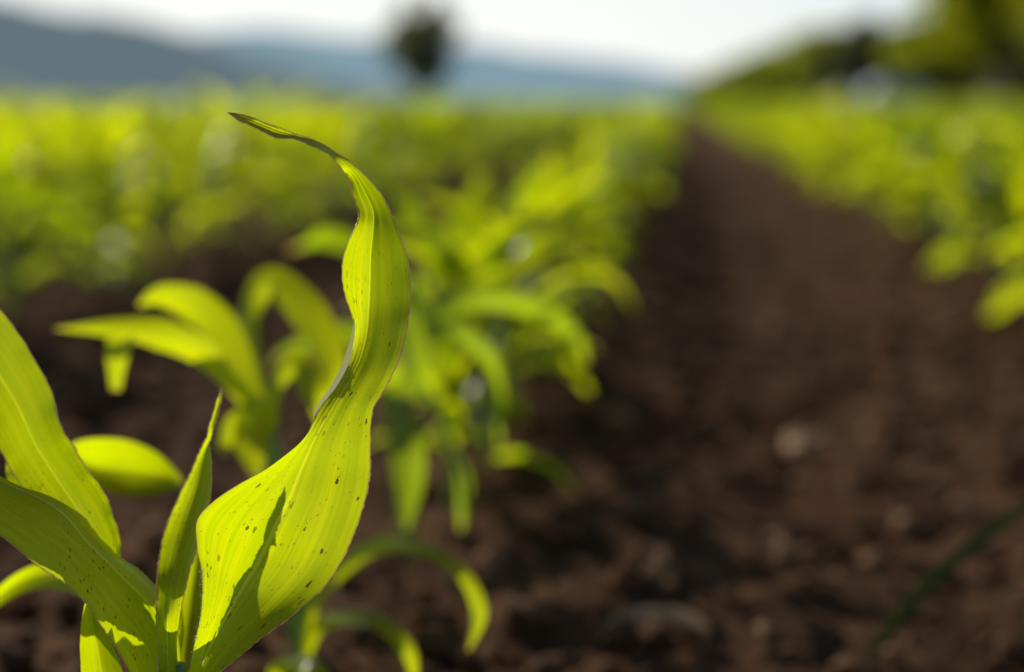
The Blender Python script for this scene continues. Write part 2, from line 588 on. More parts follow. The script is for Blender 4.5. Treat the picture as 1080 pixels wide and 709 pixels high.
def leaf_from_sections(name, secs, ncross, per, mat, parent, us=None, ruffle=0.0, seed=0, vr=(1, 0), thick=0):
    """secs: list of cross-sections, each a list of k (u, v, d) photo points -> smooth leaf surface in metres"""
    k = len(secs[0])
    A = np.array([[P(*q) for q in s] for s in secs])               # m,k,3
    m = len(A)
    L = catmull(A.reshape(m, -1), per).reshape(-1, k, 3)
    kk = np.linspace(0, 1, k) if us is None else np.array(us)
    uu = np.linspace(0, 1, ncross)
    if k == 3:
        a, b, c = L[:, 0], L[:, 1], L[:, 2]
        t = uu[None, :, None]
        um = .5
        G = a[:, None] * (1 - t) * (1 - 2 * t) + b[:, None] * 4 * t * (1 - t) + c[:, None] * t * (2 * t - 1)
        # blend towards piecewise linear so that the midrib is a real crease
        pl = np.where(t < .5, a[:, None] * (1 - 2 * t) + b[:, None] * 2 * t, b[:, None] * (2 - 2 * t) + c[:, None] * (2 * t - 1))
        G = .55 * G + .45 * pl
    else:
        G = np.zeros((len(L), ncross, 3))
        for i in range(len(L)):
            for ax in range(3):
                G[i, :, ax] = np.interp(uu, kk, L[i, :, ax])
    n = len(G)
    vv = np.linspace(vr[0], vr[1], n)
    if ruffle:
        nrm = np.cross(np.gradient(G, axis=0), np.gradient(G, axis=1))
        nrm /= np.linalg.norm(nrm, axis=2)[..., None] + 1e-9
        r = np.random.default_rng(seed)
        ph = r.uniform(0, 6, 4)
        el = (np.abs(uu - .5) * 2) ** 3
        wv = np.sin(vv * 55 + ph[0])[:, None] * (uu > .5) * .5 + np.sin(vv * 47 + ph[1])[:, None] * (uu < .5) * .5 + np.sin(vv * 130 + ph[2])[:, None] * .25
        G = G + nrm * (wv * el[None, :] * ruffle)[..., None]
        # fine ribbing across the blade
        rib = vnoise(uu[None, :] * 17 + 0 * vv[:, None], vv[:, None] * 3.0 + 0 * uu[None, :], seed) + .6 * vnoise(uu[None, :] * 5 + 0 * vv[:, None], vv[:, None] * 7 + 0 * uu[None, :], seed + 9)
        G = G + nrm * (rib[..., None] * .00028)
    UV = np.stack(np.meshgrid(uu, vv), -1)
    base = np.array(parent.location) if parent is not None else np.zeros(3)
    o = add(name, mesh_np(name, (G - base).reshape(-1, 3), grid_faces(n, ncross), uv=UV.reshape(-1, 2)), mat, parent)
    return o, G


def margin(parent, base, path, r0=.00022, amp=.00016, seed=1, mat=None, name='leaf_margin'):
    r = np.random.default_rng(seed)
    p = path[::1].copy()
    n = len(p)
    nz = r.normal(size=(n, 3)) * amp
    rad = r0 * (1 + .5 * np.sin(np.arange(n) * 1.9 + r.uniform(0, 6)) * r.uniform(.3, 1, n))
    v, q, t, uv = tube(p + nz - base, rad, 6)
    return add(name, mesh_np(name, v, q, t, uv), mat or M_margin, parent)


HB = P(188, 760, .462); HB[2] = 0
hero = empty('maize_plant', (HB[0], HB[1], 0.0))
hb = np.array(hero.location)
tag(hero, 'large maize seedling in sharp focus at lower left with a tall twisted backlit leaf', 'plant')
HERO_PARTS = []

# the tall leaf
T = [  # left, midrib, right
    ((239.5, 118.5, .4475), (240, 118.8, .4475), (240.5, 119, .4475)),
    ((250, 126.5, .446), (255, 125, .4475), (260, 123, .449)),
    ((261, 132.5, .445), (266, 130, .4475), (272, 127, .4482)),
    ((275, 139, .444), (280, 136, .4475), (286, 132, .4484)),
    ((288, 145, .444), (293, 141, .448), (300, 137, .4492)),
    ((311, 147.5, .445), (314, 145.5, .449), (319, 144.5, .4505)),
    ((333, 156.5, .446), (335, 153.5, .449), (338, 151.5, .453)),
    ((348, 166, .447), (350, 163.5, .450), (353, 160.5, .453)),
    ((359, 177, .450), (363, 174, .4515), (368, 170, .453)),
    ((369, 190, .457), (376, 186, .453), (383, 182, .451)),
    ((373, 208, .459), (386, 204, .455), (399, 200, .4495)),
    ((378, 224, .4575), (394, 223, .456), (412, 222, .449)),
    ((375, 238, .4535), (394, 241, .456), (420, 242, .448)),
    ((365, 260, .449), (391, 268, .456), (429, 268, .4475)),
    ((360, 290, .447), (390, 298, .456), (433, 298, .447)),
    ((364, 315, .449), (389, 325, .456), (433, 325, .447)),
    ((372.5, 345, .453), (387, 352, .455), (429, 350, .447)),
    ((369.5, 373, .455), (380, 380, .454), (420, 381, .447)),
    ((357, 402, .455), (366, 406, .453), (405.5, 411, .4485)),
    ((338, 428, .453), (351, 431, .452), (394, 433, .4495)),
    ((320.5, 461, .449), (333, 461, .451), (391, 468, .4500)),
    ((288, 490, .445), (318, 494, .451), (390.5, 500, .4500)),
    ((252, 511, .442), (306, 524, .4500), (385, 530, .4500)),
    ((222, 531, .441), (290, 556, .4498), (370, 573, .4495)),
    ((207, 551, .441), (275, 587, .452), (347, 614, .4485)),
    ((208, 578, .441), (258, 617, .453), (315, 644, .4475)),
    ((213, 606, .442), (243, 643, .451), (276, 674, .4450)),
    ((212, 640, .443), (230, 667, .450), (250, 695, .4440)),
    ((205, 675, .445), (217, 693, .451), (231, 711, .445)),
    ((197, 712, .448), (205, 721, .453), (215, 728, .449)),
    ((180, 756, .452), (190, 760, .455), (200, 764, .453)),
    ((181, 800, .455), (190, 802, .450), (199, 800, .455)),
]
leafA, G = leaf_from_sections('leaf', T, 41, 9, M_hero, hero, ruffle=.00035, seed=4)
tag(leafA, 'tall twisted upright leaf')
margin(leafA, hb, G[:, -1], .00017, .00010, 1)
margin(leafA, hb, G[:180, 0], .00015, .00010, 2)
# folded-back pale strip of the left edge
FL = [((372.5, 334, .4530), (373.6, 336, .4526)), ((371.8, 347, .4495), (374.5, 348, .4524)), ((368, 362, .4480), (372.5, 364, .4528)),
      ((363.2, 377, .4475), (370, 378, .4535)), ((357, 392, .4475), (363, 394, .4540)), ((347.5, 409, .4485), (353.5, 410, .4535)),
      ((337.5, 423, .4500), (342.0, 424, .4520)), ((330, 437, .4510), (332, 438, .4512))]
M_fold = simple_mat('leaf_underside', (.20, .22, .12), (.52, .50, .40), 1500, .4, trans=(.55, .50, .25), tw=.35, spec=.6)
fold, _ = leaf_from_sections('leaf_fold', FL, 7, 8, M_fold, leafA)
fold.parent = leafA
fold.location = -hb
# hairs and pollen bits on the sheath edge
hv = []; hf = []; off = 0
v1, f1 = ico(1)
edge = G[:, 0]
rr = np.random.default_rng(5)
ids = [i for i in range(len(edge)) if 232 <= i <= 262]
for i in range(240):
    c = edge[rr.integers(ids[0], ids[-1])] + rr.normal(size=3) * .00035
    s = rr.uniform(.00008, .00026)
    hv.append(lump(v1, i % 9) * s + c - hb); hf.append(f1 + off); off += len(v1)
for i in range(40):
    c = P(rr.normal(213, 2.6), rr.normal(697, 3.0), .4478)
    s = rr.uniform(.00012, .00035)
    hv.append(lump(v1, i % 9) * s + c - hb); hf.append(f1 + off); off += len(v1)
hairs = add('leaf_hairs', mesh_np('leaf_hairs', np.concatenate(hv), tris=np.concatenate(hf)), M_hair, leafA)

# spike leaf (rolled young leaf between)
T = [
    ((233, 409, .4755), (233.3, 409.3, .4755), (233.6, 409.6, .4755)),
    ((229.5, 420, .4745), (231, 421, .4760), (234, 419, .4755)),
    ((225.5, 432, .4740), (228, 433, .4765), (232, 432, .4755)),
    ((221.5, 444, .4735), (224, 446, .4765), (229, 445, .4755)),
    ((218.5, 455, .4735), (220, 456, .4755), (223.5, 457, .4765)),
    ((216, 463, .4745), (219, 464, .4765), (221.5, 464, .4780)),
    ((211, 474, .4780), (217, 476, .4785), (222.6, 474, .4740)),
    ((203, 493, .4790), (213, 496, .4785), (223.6, 493, .4715)),
    ((192, 516, .4785), (207, 519, .4785), (223.6, 516, .4700)),
    ((180, 543, .4770), (199, 546, .4770), (218, 543, .4675)),
    ((171, 570, .4735), (191, 573, .4740), (210, 571, .4650)),
    ((166, 598, .4680), (184, 602, .4690), (202, 598, .4630)),
    ((165, 625, .4600), (179, 628, .4610), (194.5, 625, .4630)),
    ((165.5, 650, .4590), (177, 652, .4555), (189, 650, .4610)),
    ((167, 680, .4585), (176, 682, .4560), (186, 680, .4620)),
    ((169, 715, .4585), (178, 717, .4540), (188, 715, .4600)),
    ((172, 750, .4590), (180, 752, .4550), (193, 750, .4600)),
]
lf, Gs = leaf_from_sections('leaf', T, 21, 8, M_hero, hero, ruffle=.0002, seed=7)
tag(lf, 'short pointed upright leaf')
margin(lf, hb, Gs[:, 0], .00018, .00012, 3); margin(lf, hb, Gs[:110, -1], .00018, .00012, 4)

# leaf sweeping left in front, in shade (trough shape: near lip, midrib, far lip)
T = [
    ((-150, 470, .430), (-140, 420, .438), (-130, 430, .452)),
    ((-80, 512, .432), (-70, 460, .441), (-60, 468, .456)),
    ((-30, 543, .434), (-25, 492, .443), (-14, 498, .460)),
    ((6, 569, .437), (14, 513, .446), (22, 520, .464)),
    ((34, 593, .440), (45, 527, .449), (52, 528, .467)),
    ((64, 613, .444), (70, 545, .453), (82, 542, .470)),
    ((88, 634, .448), (92, 572, .456), (103, 566, .472)),
    ((107, 661, .451), (113, 593, .459), (125, 588, .474)),
    ((122, 684, .454), (133, 613, .462), (146, 602, .475)),
    ((136, 709, .457), (155, 635, .464), (164, 620, .474)),
    ((148, 740, .460), (172, 662, .465), (184, 652, .472)),
    ((156, 775, .461), (178, 720, .463), (192, 712, .468)),
]
# here 'left' = lower near lip; the visible near half runs lip..midrib crest
lf, Gb = leaf_from_sections('leaf', T, 29, 12, M_hero, hero, ruffle=.0002, seed=9)
tag(lf, 'broad shaded leaf sweeping out to the left')
margin(lf, hb, Gb[:, 0], .00016, .00008, 5); margin(lf, hb, Gb[:, -1], .00016, .00008, 6)

# upper-left broad leaf
T = [
    ((-170, 330, .500), (-160, 275, .505), (-150, 235, .500)),
    ((-110, 350, .492), (-95, 300, .498), (-80, 262, .494)),
    ((-60, 385, .486), (-40, 335, .492), (-20, 306, .488)),
    ((-30, 425, .481), (-8, 385, .487), (20, 352, .483)),
    ((-8, 462, .477), (18, 428, .484), (51, 404, .479)),
    ((14, 500, .474), (38, 470, .482), (66, 450, .476)),
    ((38, 535, .472), (62, 508, .480), (88, 487, .474)),
    ((62, 568, .470), (86, 543, .477), (111, 521, .472)),
    ((88, 596, .469), (106, 576, .475), (125, 558, .471)),
    ((112, 622, .469), (124, 608, .474), (131, 595, .471)),
    ((138, 650, .468), (146, 642, .472), (152, 636, .470)),
    ((158, 690, .467), (166, 690, .470), (174, 690, .469)),
    ((164, 750, .466), (172, 750, .469), (181, 750, .468)),
]
lf, Ga = leaf_from_sections('leaf', T, 29, 10, M_hero, hero, ruffle=.0005, seed=11)
tag(lf, 'broad glowing leaf rising out of frame at the left')
margin(lf, hb, Ga[:, 0], .00016, .00010, 7); margin(lf, hb, Ga[:, -1], .00016, .00010, 8)

# small pieces: leaf hanging at the bottom left, leaf behind, far drooping leaf, leaf behind the sheath
T = [
    ((92, 625, .462), (96, 625, .462), (100, 625, .462)),
    ((86, 650, .463), (97, 652, .466), (110, 656, .462)),
    ((84, 680, .463), (103, 684, .468), (124, 690, .462)),
    ((86, 720, .463), (110, 722, .468), (136, 726, .462)),
    ((96, 780, .464), (122, 780, .468), (150, 780, .463)),
    ((120, 840, .465), (142, 840, .468), (165, 840, .465)),
    ((165, 900, .466), (172, 900, .468), (182, 900, .466)),
]
lf, _ = leaf_from_sections('leaf', T, 17, 8, M_hero, hero, ruffle=.0002, seed=12)
tag(lf, 'short folded leaf below the left leaves')
T = [
    ((8, 470, .505), (10, 468, .505), (12, 467, .505)),
    ((6, 490, .503), (20, 486, .506), (34, 480, .503)),
    ((8, 508, .500), (28, 502, .503), (48, 500, .500)),
    ((24, 540, .496), (46, 530, .499), (64, 525, .496)),
    ((60, 580, .490), (78, 568, .493), (96, 560, .490)),
    ((105, 625, .482), (118, 615, .485), (130, 605, .482)),
    ((150, 680, .475), (158, 676, .477), (164, 672, .475)),
    ((166, 760, .470), (174, 760, .472), (182, 760, .470)),
]
lf, _ = leaf_from_sections('leaf', T, 17, 8, M_hero, hero, ruffle=.0003, seed=13)
tag(lf, 'leaf half hidden behind the broad left leaf')
T = [
    ((-60, 690, .53), (-58, 680, .53), (-56, 672, .53)),
    ((-20, 655, .535), (-16, 640, .537), (-12, 628, .535)),
    ((20, 628, .54), (22, 613, .542), (24, 601, .54)),
    ((60, 622, .535), (62, 606, .537), (64, 592, .535)),
    ((100, 640, .52), (104, 625, .522), (108, 612, .52)),
    ((140, 680, .50), (146, 668, .502), (152, 658, .50)),
    ((166, 740, .48), (174, 736, .482), (182, 732, .48)),
]
lf, _ = leaf_from_sections('leaf', T, 15, 8, M_hero, hero, seed=14)
tag(lf, 'narrow out of focus leaf arching behind to the left')
T = [
    ((193, 512, .600), (193, 508, .600), (192, 504, .600)),
    ((170, 521, .600), (168, 500, .606), (166, 478, .600)),
    ((140, 524, .598), (136, 496, .606), (132, 464, .600)),
    ((108, 517, .592), (100, 492, .602), (92, 463, .594)),
    ((84, 505, .58), (74, 488, .588), (68, 474, .58)),
    ((70, 530, .56), (66, 515, .566), (62, 500, .56)),
    ((90, 590, .53), (94, 580, .534), (98, 570, .53)),
    ((140, 670, .50), (146, 660, .502), (152, 650, .50)),
    ((166, 760, .475), (174, 756, .477), (182, 752, .475)),
]
lf, _ = leaf_from_sections('leaf', T, 17, 8, M_hero, hero, seed=15)
tag(lf, 'yellow leaf out of focus with a rounded outline')
T = [
    ((186, 640, .478), (189, 638, .479), (192, 640, .478)),
    ((183, 665, .477), (188, 664, .480), (194, 668, .478)),
    ((178, 695, .476), (185, 695, .479), (190, 698, .477)),
    ((172, 740, .474), (180, 740, .477), (188, 742, .475)),
]
lf, _ = leaf_from_sections('leaf', T, 9, 8, M_hero, hero, seed=16)
tag(lf, 'narrow lit leaf edge behind the sheath')
T = [
    ((200, 560, .520), (203, 556, .52), (206, 553, .52)),
    ((196, 590, .515), (206, 590, .518), (217, 592, .515)),
    ((190, 625, .508), (202, 628, .512), (215, 632, .508)),
    ((186, 665, .500), (198, 668, .503), (212, 672, .500)),
    ((184, 720, .485), (192, 724, .488), (204, 728, .485)),
    ((182, 770, .475), (188, 772, .477), (196, 774, .475)),
]
lf, _ = leaf_from_sections('leaf', T, 11, 8, M_hero, hero, seed=17)
tag(lf, 'small leaf behind the tall leaf')
# stalk
sp = [P(183, 700, .462), P(184, 740, .462), P(186, 800, .462), P(188, 900, .463)]
bt = np.array([hb[0], hb[1], -.02])
sp = np.array(sp + [bt * .5 + sp[-1] * .5, bt])
sp = catmull(sp, 5)
v, q, t, uv = tube(sp - hb, np.linspace(.0035, .0085, len(sp)), 16)
add('stalk', mesh_np('stalk', v, q, t, uv), M_stalk, hero)

# ------------------------------------------------------------------ leaf along a centre line (second and third plant)


def leaf_line(parent, pts, widths, roll, mat, ncross=9, per=6, fold=.25, label=None):
    """pts: (u, v, d) from base to tip; widths in m; roll in degrees about the centre line (0 = face to the viewer)"""
    pts = [(p[0], p[1], p[2] * (1.07 if parent is p2 else 1)) for p in pts]
    C = catmull(np.array([P(*p) for p in pts]), per)
    n = len(C)
    tt = np.linspace(0, 1, n)
    wd = np.interp(tt, np.linspace(0, 1, len(widths)), widths) * (.76 if parent is p2 else .72)
    rl = np.radians(np.interp(tt, np.linspace(0, 1, len(roll)), roll))
    view = C - np.array([0, 0, CAMH]); view /= np.linalg.norm(view, axis=1)[:, None]
    tan = np.gradient(C, axis=0); tan /= np.linalg.norm(tan, axis=1)[:, None] + 1e-9
    side = np.cross(tan, view); side /= np.linalg.norm(side, axis=1)[:, None] + 1e-9
    nor = np.cross(side, tan)
    s2 = side * np.cos(rl)[:, None] + nor * np.sin(rl)[:, None]
    n2 = np.cross(s2, tan)
    uu = np.linspace(0, 1, ncross)
    x = (uu - .5)[None, :, None]
    G = C[:, None] + s2[:, None] * x * wd[:, None, None] + n2[:, None] * (np.abs(x) * fold) * wd[:, None, None]
    UV = np.stack(np.meshgrid(uu, tt), -1)
    o = add('leaf', mesh_np('leaf', (G - np.array(parent.location)).reshape(-1, 3), grid_faces(n, ncross), uv=UV.reshape(-1, 2)), mat, parent)
    if label: tag(o, label)
    return o


def rooted(u, d, label, whorl):
    b = P(u, 354, d); base = np.array([b[0], b[1], 0])
    r = empty('maize_plant', tuple(base))
    tag(r, label, 'plant', 'maize plants in the row behind the sharp plant')
    wp = P(*whorl)
    path = catmull(np.array([[base[0], base[1], -.02], base * .6 + wp * .4, wp]), 6)
    v, q, t, uv = tube(path - base, np.linspace(.007, .0035, len(path)), 12)
    add('stalk', mesh_np('stalk', v, q, t, uv), M_stalk, r)
    return r


M_leaf2 = leaf_material('maize_leaf_second', trans=(.82, .82, .001), veins=40, rough=.26, detail=False, spec=.4)
M_leaf3 = leaf_material('maize_leaf_third', trans=(.56, .68, .003), refl=(.04, .09, .03), veins=40, rough=.26, detail=False, spec=.6)
p2 = rooted(318, .70, 'blurred maize seedling directly behind the sharp plant, leaves reaching left', (285, 455, .70))
leaf_line(p2, [(282, 460, .655), (262, 428, .65), (238, 398, .645), (214, 372, .64), (170, 352, .63), (120, 346, .625), (58, 347, .62)],
          [.008, .010, .012, .017, .020, .012, .001], [20, 30, 20, 0, -10, -10, 0], M_leaf2, label='long leaf with a pale pointed tip')
leaf_line(p2, [(128, 350, .618), (124, 375, .616), (122, 412, .615)], [.016, .014, .006], [10, 10, 10], M_leaf2)
leaf_line(p2, [(284, 455, .66), (262, 400, .67), (236, 350, .675), (205, 322, .675), (170, 312, .67), (146, 322, .665)],
          [.008, .014, .024, .024, .014, .002], [30, 10, 0, 0, 10, 20], M_leaf2)
leaf_line(p2, [(290, 450, .66), (268, 380, .68), (262, 330, .69), (285, 296, .69), (325, 330, .68), (352, 385, .67), (345, 425, .665)],
          [.008, .012, .018, .022, .026, .018, .003], [60, 50, 40, 10, 0, 0, 10], M_leaf2)
leaf_line(p2, [(285, 455, .655), (292, 405, .65), (312, 385, .65), (332, 412, .64), (338, 448, .64)],
          [.008, .010, .018, .018, .003], [50, 30, 0, 0, 10], M_leaf2)
leaf_line(p2, [(285, 458, .65), (250, 442, .64), (238, 470, .635), (240, 480, .63)], [.008, .010, .009, .002], [30, 10, 0, 0], M_leaf2)
leaf_line(p2, [(286, 455, .652), (275, 430, .645), (262, 440, .64), (266, 470, .635), (272, 505, .63)], [.008, .012, .018, .022, .004], [30, 10, 0, 0, 0], M_leaf2)
leaf_line(p2, [(318, 720, .650), (330, 640, .645), (362, 598, .64), (402, 574, .63), (448, 578, .62), (487, 602, .615), (506, 645, .612), (494, 686, .61)],
          [.006, .009, .011, .012, .013, .011, .010, .002], [30, 30, 20, 20, 50, 40, 10, 0], M_leaf2, label='low arching leaf with a yellow drooping tip')
leaf_line(p2, [(320, 740, .650), (330, 670, .64), (362, 650, .62), (400, 655, .605), (430, 685, .60), (438, 720, .60)],
          [.006, .008, .012, .013, .011, .003], [30, 20, 40, 40, 20, 0], M_leaf2)
leaf_line(p2, [(320, 760, .650), (290, 712, .63), (320, 698, .60), (345, 712, .59)], [.006, .010, .014, .004], [30, 20, 50, 20], M_leaf2)

p3 = rooted(424, .87, 'blurred maize seedling right of the tall leaf with drooping blue-green leaves', (430, 372, .87))
leaf_line(p3, [(430, 380, .87), (424, 330, .87), (432, 300, .86), (440, 350, .85), (438, 430, .84)], [.01, .016, .026, .030, .006], [50, 30, 10, 0, 0], M_leaf3)
leaf_line(p3, [(430, 400, .86), (415, 420, .84), (428, 460, .82), (432, 510, .81), (428, 558, .80)], [.01, .022, .032, .024, .004], [30, 10, 0, 10, 10], M_leaf3)
leaf_line(p3, [(430, 390, .87), (455, 420, .86), (478, 468, .85), (492, 505, .84), (486, 560, .83)], [.01, .016, .024, .026, .004], [30, 60, 70, 60, 40], M_leaf3, label='drooping blue-green leaf')
leaf_line(p3, [(430, 375, .88), (470, 345, .90), (515, 370, .92), (528, 420, .93), (526, 470, .93)], [.01, .018, .024, .020, .004], [60, 30, 50, 60, 50], M_leaf3)
leaf_line(p3, [(430, 375, .88), (445, 340, .89), (500, 312, .92), (560, 322, .95), (606, 352, .97), (618, 385, .98)], [.01, .018, .026, .022, .014, .003], [30, 30, 20, 20, 20, 20], M_leaf3)
leaf_line(p3, [(430, 375, .88), (400, 300, .90), (380, 262, .92), (345, 250, .94), (315, 262, .95)], [.01, .018, .026, .022, .004], [20, 30, 60, 60, 40], M_leaf3)

# ------------------------------------------------------------------ field plants


def field_leaf(h, az, length, width, el0, droop, twist, seed, nl=12, nc=5, fold=.35):
    r = np.random.default_rng(seed)
    s = np.linspace(0, 1, nl)
    ds = length / (nl - 1)
    el = np.radians(el0 - droop * s ** 1.4)
    azs = az + twist * s ** 1.5
    pos = np.zeros((nl, 3)); pos[0] = [0.003 * math.cos(az), 0.003 * math.sin(az), h]
    for i in range(1, nl):
        e = el[i]; a = azs[i]
        pos[i] = pos[i - 1] + ds * np.array([math.cos(e) * math.cos(a), math.cos(e) * math.sin(a), math.sin(e)])
    tan = np.gradient(pos, axis=0); tan /= np.linalg.norm(tan, axis=1)[:, None]
    side = np.stack([-np.sin(azs), np.cos(azs), np.zeros(nl)], -1)
    rollv = r.uniform(-.5, .5) + r.uniform(-1.2, 1.2) * s
    nor = np.cross(tan, side)
    sd2 = side * np.cos(rollv)[:, None] + nor * np.sin(rollv)[:, None]
    nr2 = np.cross(sd2, tan) * -1
    wd = width * (np.clip(s / .35, .25, 1) ** .7) * np.clip((1 - s) / .55, 0.02, 1) ** .8
    uu = np.linspace(0, 1, nc)
    x = (uu - .5)[None, :, None]
    G = pos[:, None] + sd2[:, None] * x * wd[:, None, None] + nr2[:, None] * np.abs(x) * fold * wd[:, None, None]
    G[:, :, 2] += (np.sin(s * 17 + seed)[:, None] * (np.abs(uu - .5) * 2)[None] ** 2 * .0025)
    G[:, :, 2] = np.maximum(G[:, :, 2], .004)
    UV = np.stack(np.meshgrid(uu, s), -1)
    return G.reshape(-1, 3), grid_faces(nl, nc), UV.reshape(-1, 2)


def plant_parts(seed, nl=12, nc=5, scale=1.0, nleaf=None):
    r = np.random.default_rng(seed)
    parts = []
    H = r.uniform(.13, .165)
    a0 = r.uniform(0, np.pi)
    n = nleaf or r.integers(7, 10)
    for k in range(n):
        t = k / (n - 1)
        az = a0 + np.pi * (k % 2) + r.normal(0, .35)
        h = .02 + (H - .01) * t ** .8
        el0 = 38 + 42 * t + r.normal(0, 6)
        droop = (105 - 45 * t) + r.normal(0, 16)
        L = (.085 + .105 * math.sin(np.pi * min(1, .2 + .62 * t))) * r.uniform(.85, 1.15)
        wdt = (.020 + .016 * math.sin(np.pi * (.15 + .6 * t))) * r.uniform(.85, 1.1)
        parts.append(field_leaf(h, az, L, wdt, el0, droop, r.normal(0, .5), seed * 31 + k, nl, nc))
    path = catmull(np.array([[0, 0, -.02], [r.normal(0, .003), r.normal(0, .003), H * .5], [0, 0, H + .03]]), 4)
    v, q, t, uv = tube(path, np.linspace(.0065, .0025, len(path)), 8 if nl > 8 else 4, cap=False)
    return parts, (v, q, uv)


protos = []
for k in range(9):
    parts, st = plant_parts(100 + k, 14, 7)
    lm = [mesh_np('leaf', a, b, uv=c) for (a, b, c) in parts]
    for m_ in lm: m_.materials.append(M_leaf)
    sm = mesh_np('stalk', st[0], st[1], uv=st[2]); sm.materials.append(M_stalk)
    protos.append((lm, sm))

# rows: lateral positions relative to the camera
spots = []
for row in range(-66, 34):
    x0 = ROWS_L + row * SPACING - (.06 if row < 0 else 0)
    y = .35 + rng.uniform(0, .1)
    if row == 0: y = .98
    while y < 90:
        dens = .105 if y < 14 else (.24 if y < 35 else .42)
        u = 715 + x0 / y * 1500
        if -260 < u < 1300 and y > .75:
            spots.append((x0 + rng.normal(0, .018), y + rng.normal(0, .02), row, u))
        y += dens * (.62 if row == 0 and y < 6 else 1) * rng.uniform(.85, 1.15)
spots.sort(key=lambda s: s[0] ** 2 + s[1] ** 2)
# drop plants that could only be seen well outside the frame and near the lens
near, rest = [], []
for s in spots:
    vis = -60 < s[3] < 1140 and (105 + 1500 * .0 / s[1]) < 709
    (near if vis and len(near) < 285 else rest).append(s)


def row_name(r):
    names = {0: 'the row behind the sharp plant', 1: 'the row right of the path', 2: 'the second row right of the path',
             3: 'the third row right of the path', -1: 'the first row left of the sharp plant', -2: 'the second row left of the sharp plant',
             -3: 'the third row left of the sharp plant', -4: 'the fourth row left of the sharp plant'}
    return names.get(r, 'the crowded rows further left' if r < 0 else 'the crowded rows further right')


def height_scale(x, y, row):
    s = rng.uniform(.86, 1.10)
    if row < 0: s *= 1.03
    if row == 0: s *= .74 + .20 * min(1, max(0, (y - 1.2) / 4))
    if row > 0: s *= .97
    return s


count_row = {}
for (x, y, row, u) in near:
    lm, sm = protos[rng.integers(len(protos))]
    s = height_scale(x, y, row)
    e = empty('maize_plant', (x, y, float(ground_h(np.array([x]), np.array([y]))[0])), rng.uniform(0, 6.28), s)
    e.rotation_euler = (rng.normal(0, .05), rng.normal(0, .05), rng.uniform(0, 6.28))
    band = 'near' if y < 2.2 else ('middle' if y < 4 else 'far')
    k = count_row.get((row, band), 0); count_row[(row, band)] = k + 1
    txt = {'near': 'large blurred maize plant near in ', 'middle': 'blurred maize plant halfway along ',
           'far': 'small maize plant far along '}[band] + row_name(row)
    tag(e, txt, 'plant', 'maize plants %s of %s' % ({'near': 'at the near end', 'middle': 'in the middle stretch', 'far': 'far along'}[band], row_name(row)))
    for m_ in lm: add('leaf', m_, None, e)
    add('stalk', sm, None, e)

# the rest of the crop as one mass
lod = []
for (cnt, nl, nc, nleaf) in ((6, 9, 3, 8), (6, 6, 3, 6)):
    arr = []
    for k in range(cnt):
        parts, st = plant_parts(300 + k + nl, nl, nc, nleaf=nleaf)
        V = [a for a, _, _ in parts] + [st[0]]; U = [c for _, _, c in parts] + [st[2]]
        F = []; off = 0
        for a, b, _ in parts: F.append(b + off); off += len(a)
        F.append(st[1] + off)
        arr.append((np.concatenate(V), np.concatenate(F), np.concatenate(U)))
    lod.append(arr)
VV = []; FF = []; UU = []; off = 0
for (x, y, row, u) in rest:
    V, F, U = lod[0 if y < 16 else 1][rng.integers(6)]
    s = height_scale(x, y, row) * (1 if y < 35 else 1.08)
    a = rng.uniform(0, 6.28); c, sn = math.cos(a), math.sin(a)
    wide = 1 if y < 14 else (1.25 if y < 35 else 1.7)
    q = np.stack([(V[:, 0] * c - V[:, 1] * sn) * s * wide + x, (V[:, 0] * sn + V[:, 1] * c) * s * wide + y, V[:, 2] * s], -1)
    VV.append(q); FF.append(F + off); UU.append(U); off += len(V)
crop = add('maize_crop', mesh_np('maize_crop', np.concatenate(VV), np.concatenate(FF), uv=np.concatenate(UU)), M_leaf)
tag(crop, 'dense rows of young green maize running to the far end of the field', 'crop', kind='stuff')
print('near', len(near), 'rest', len(rest))

# ------------------------------------------------------------------ grass blade and dry leaf on the path
gp = on_ground(905, 712)
gpe = P(1085, 535, .80)
pts = catmull(np.array([gp, gp * .62 + gpe * .38 + [0, 0, .012], gpe, gpe + [.06, .05, .005]]), 8)
n = len(pts)
tan = np.gradient(pts, axis=0); tan /= np.linalg.norm(tan, axis=1)[:, None]
sd_ = np.cross(tan, [0, -.8, .6]); sd_ /= np.linalg.norm(sd_, axis=1)[:, None]
wd = .0075 * np.sin(np.linspace(.5, np.pi, n))
uu = np.linspace(-.5, .5, 5)
Gg = pts[:, None] + sd_[:, None] * uu[None, :, None] * wd[:, None, None] + np.array([0, 0, .3])[None, None] * np.abs(uu)[None, :, None] * wd[:, None, None]
gr = add('grass_blade', mesh_np('grass_blade', (Gg - gp).reshape(-1, 3), grid_faces(n, 5), uv=np.zeros((n * 5, 2))), M_grass, loc=tuple(gp))
tag(gr, 'single dark green grass blade slanting up at the lower right', 'grass')

cp = on_ground(690, 700)
a = np.linspace(math.pi * .98, .10, 16)
arc = np.stack([.030 * np.cos(a), .006 * np.cos(a * 1.3), .016 * np.sin(a) + .002], -1)
sdv = np.array([0, 1, .2])
uu = np.linspace(-.5, .5, 6)
Gd = arc[:, None] + sdv[None, None] * uu[None, :, None] * (.014 * np.sin(np.linspace(.4, 2.9, 16)))[:, None, None] + np.array([0, 0, .006])[None, None] * (np.abs(uu) * 2)[None, :, None] ** 2
dry = add('dry_leaf', mesh_np('dry_leaf', Gd.reshape(-1, 3), grid_faces(16, 6)), M_straw, loc=tuple(cp + [0, 0, .006]))
tag(dry, 'pale curled dry leaf lying on the soil at the bottom of the path', 'leaf litter')

# ------------------------------------------------------------------ trees


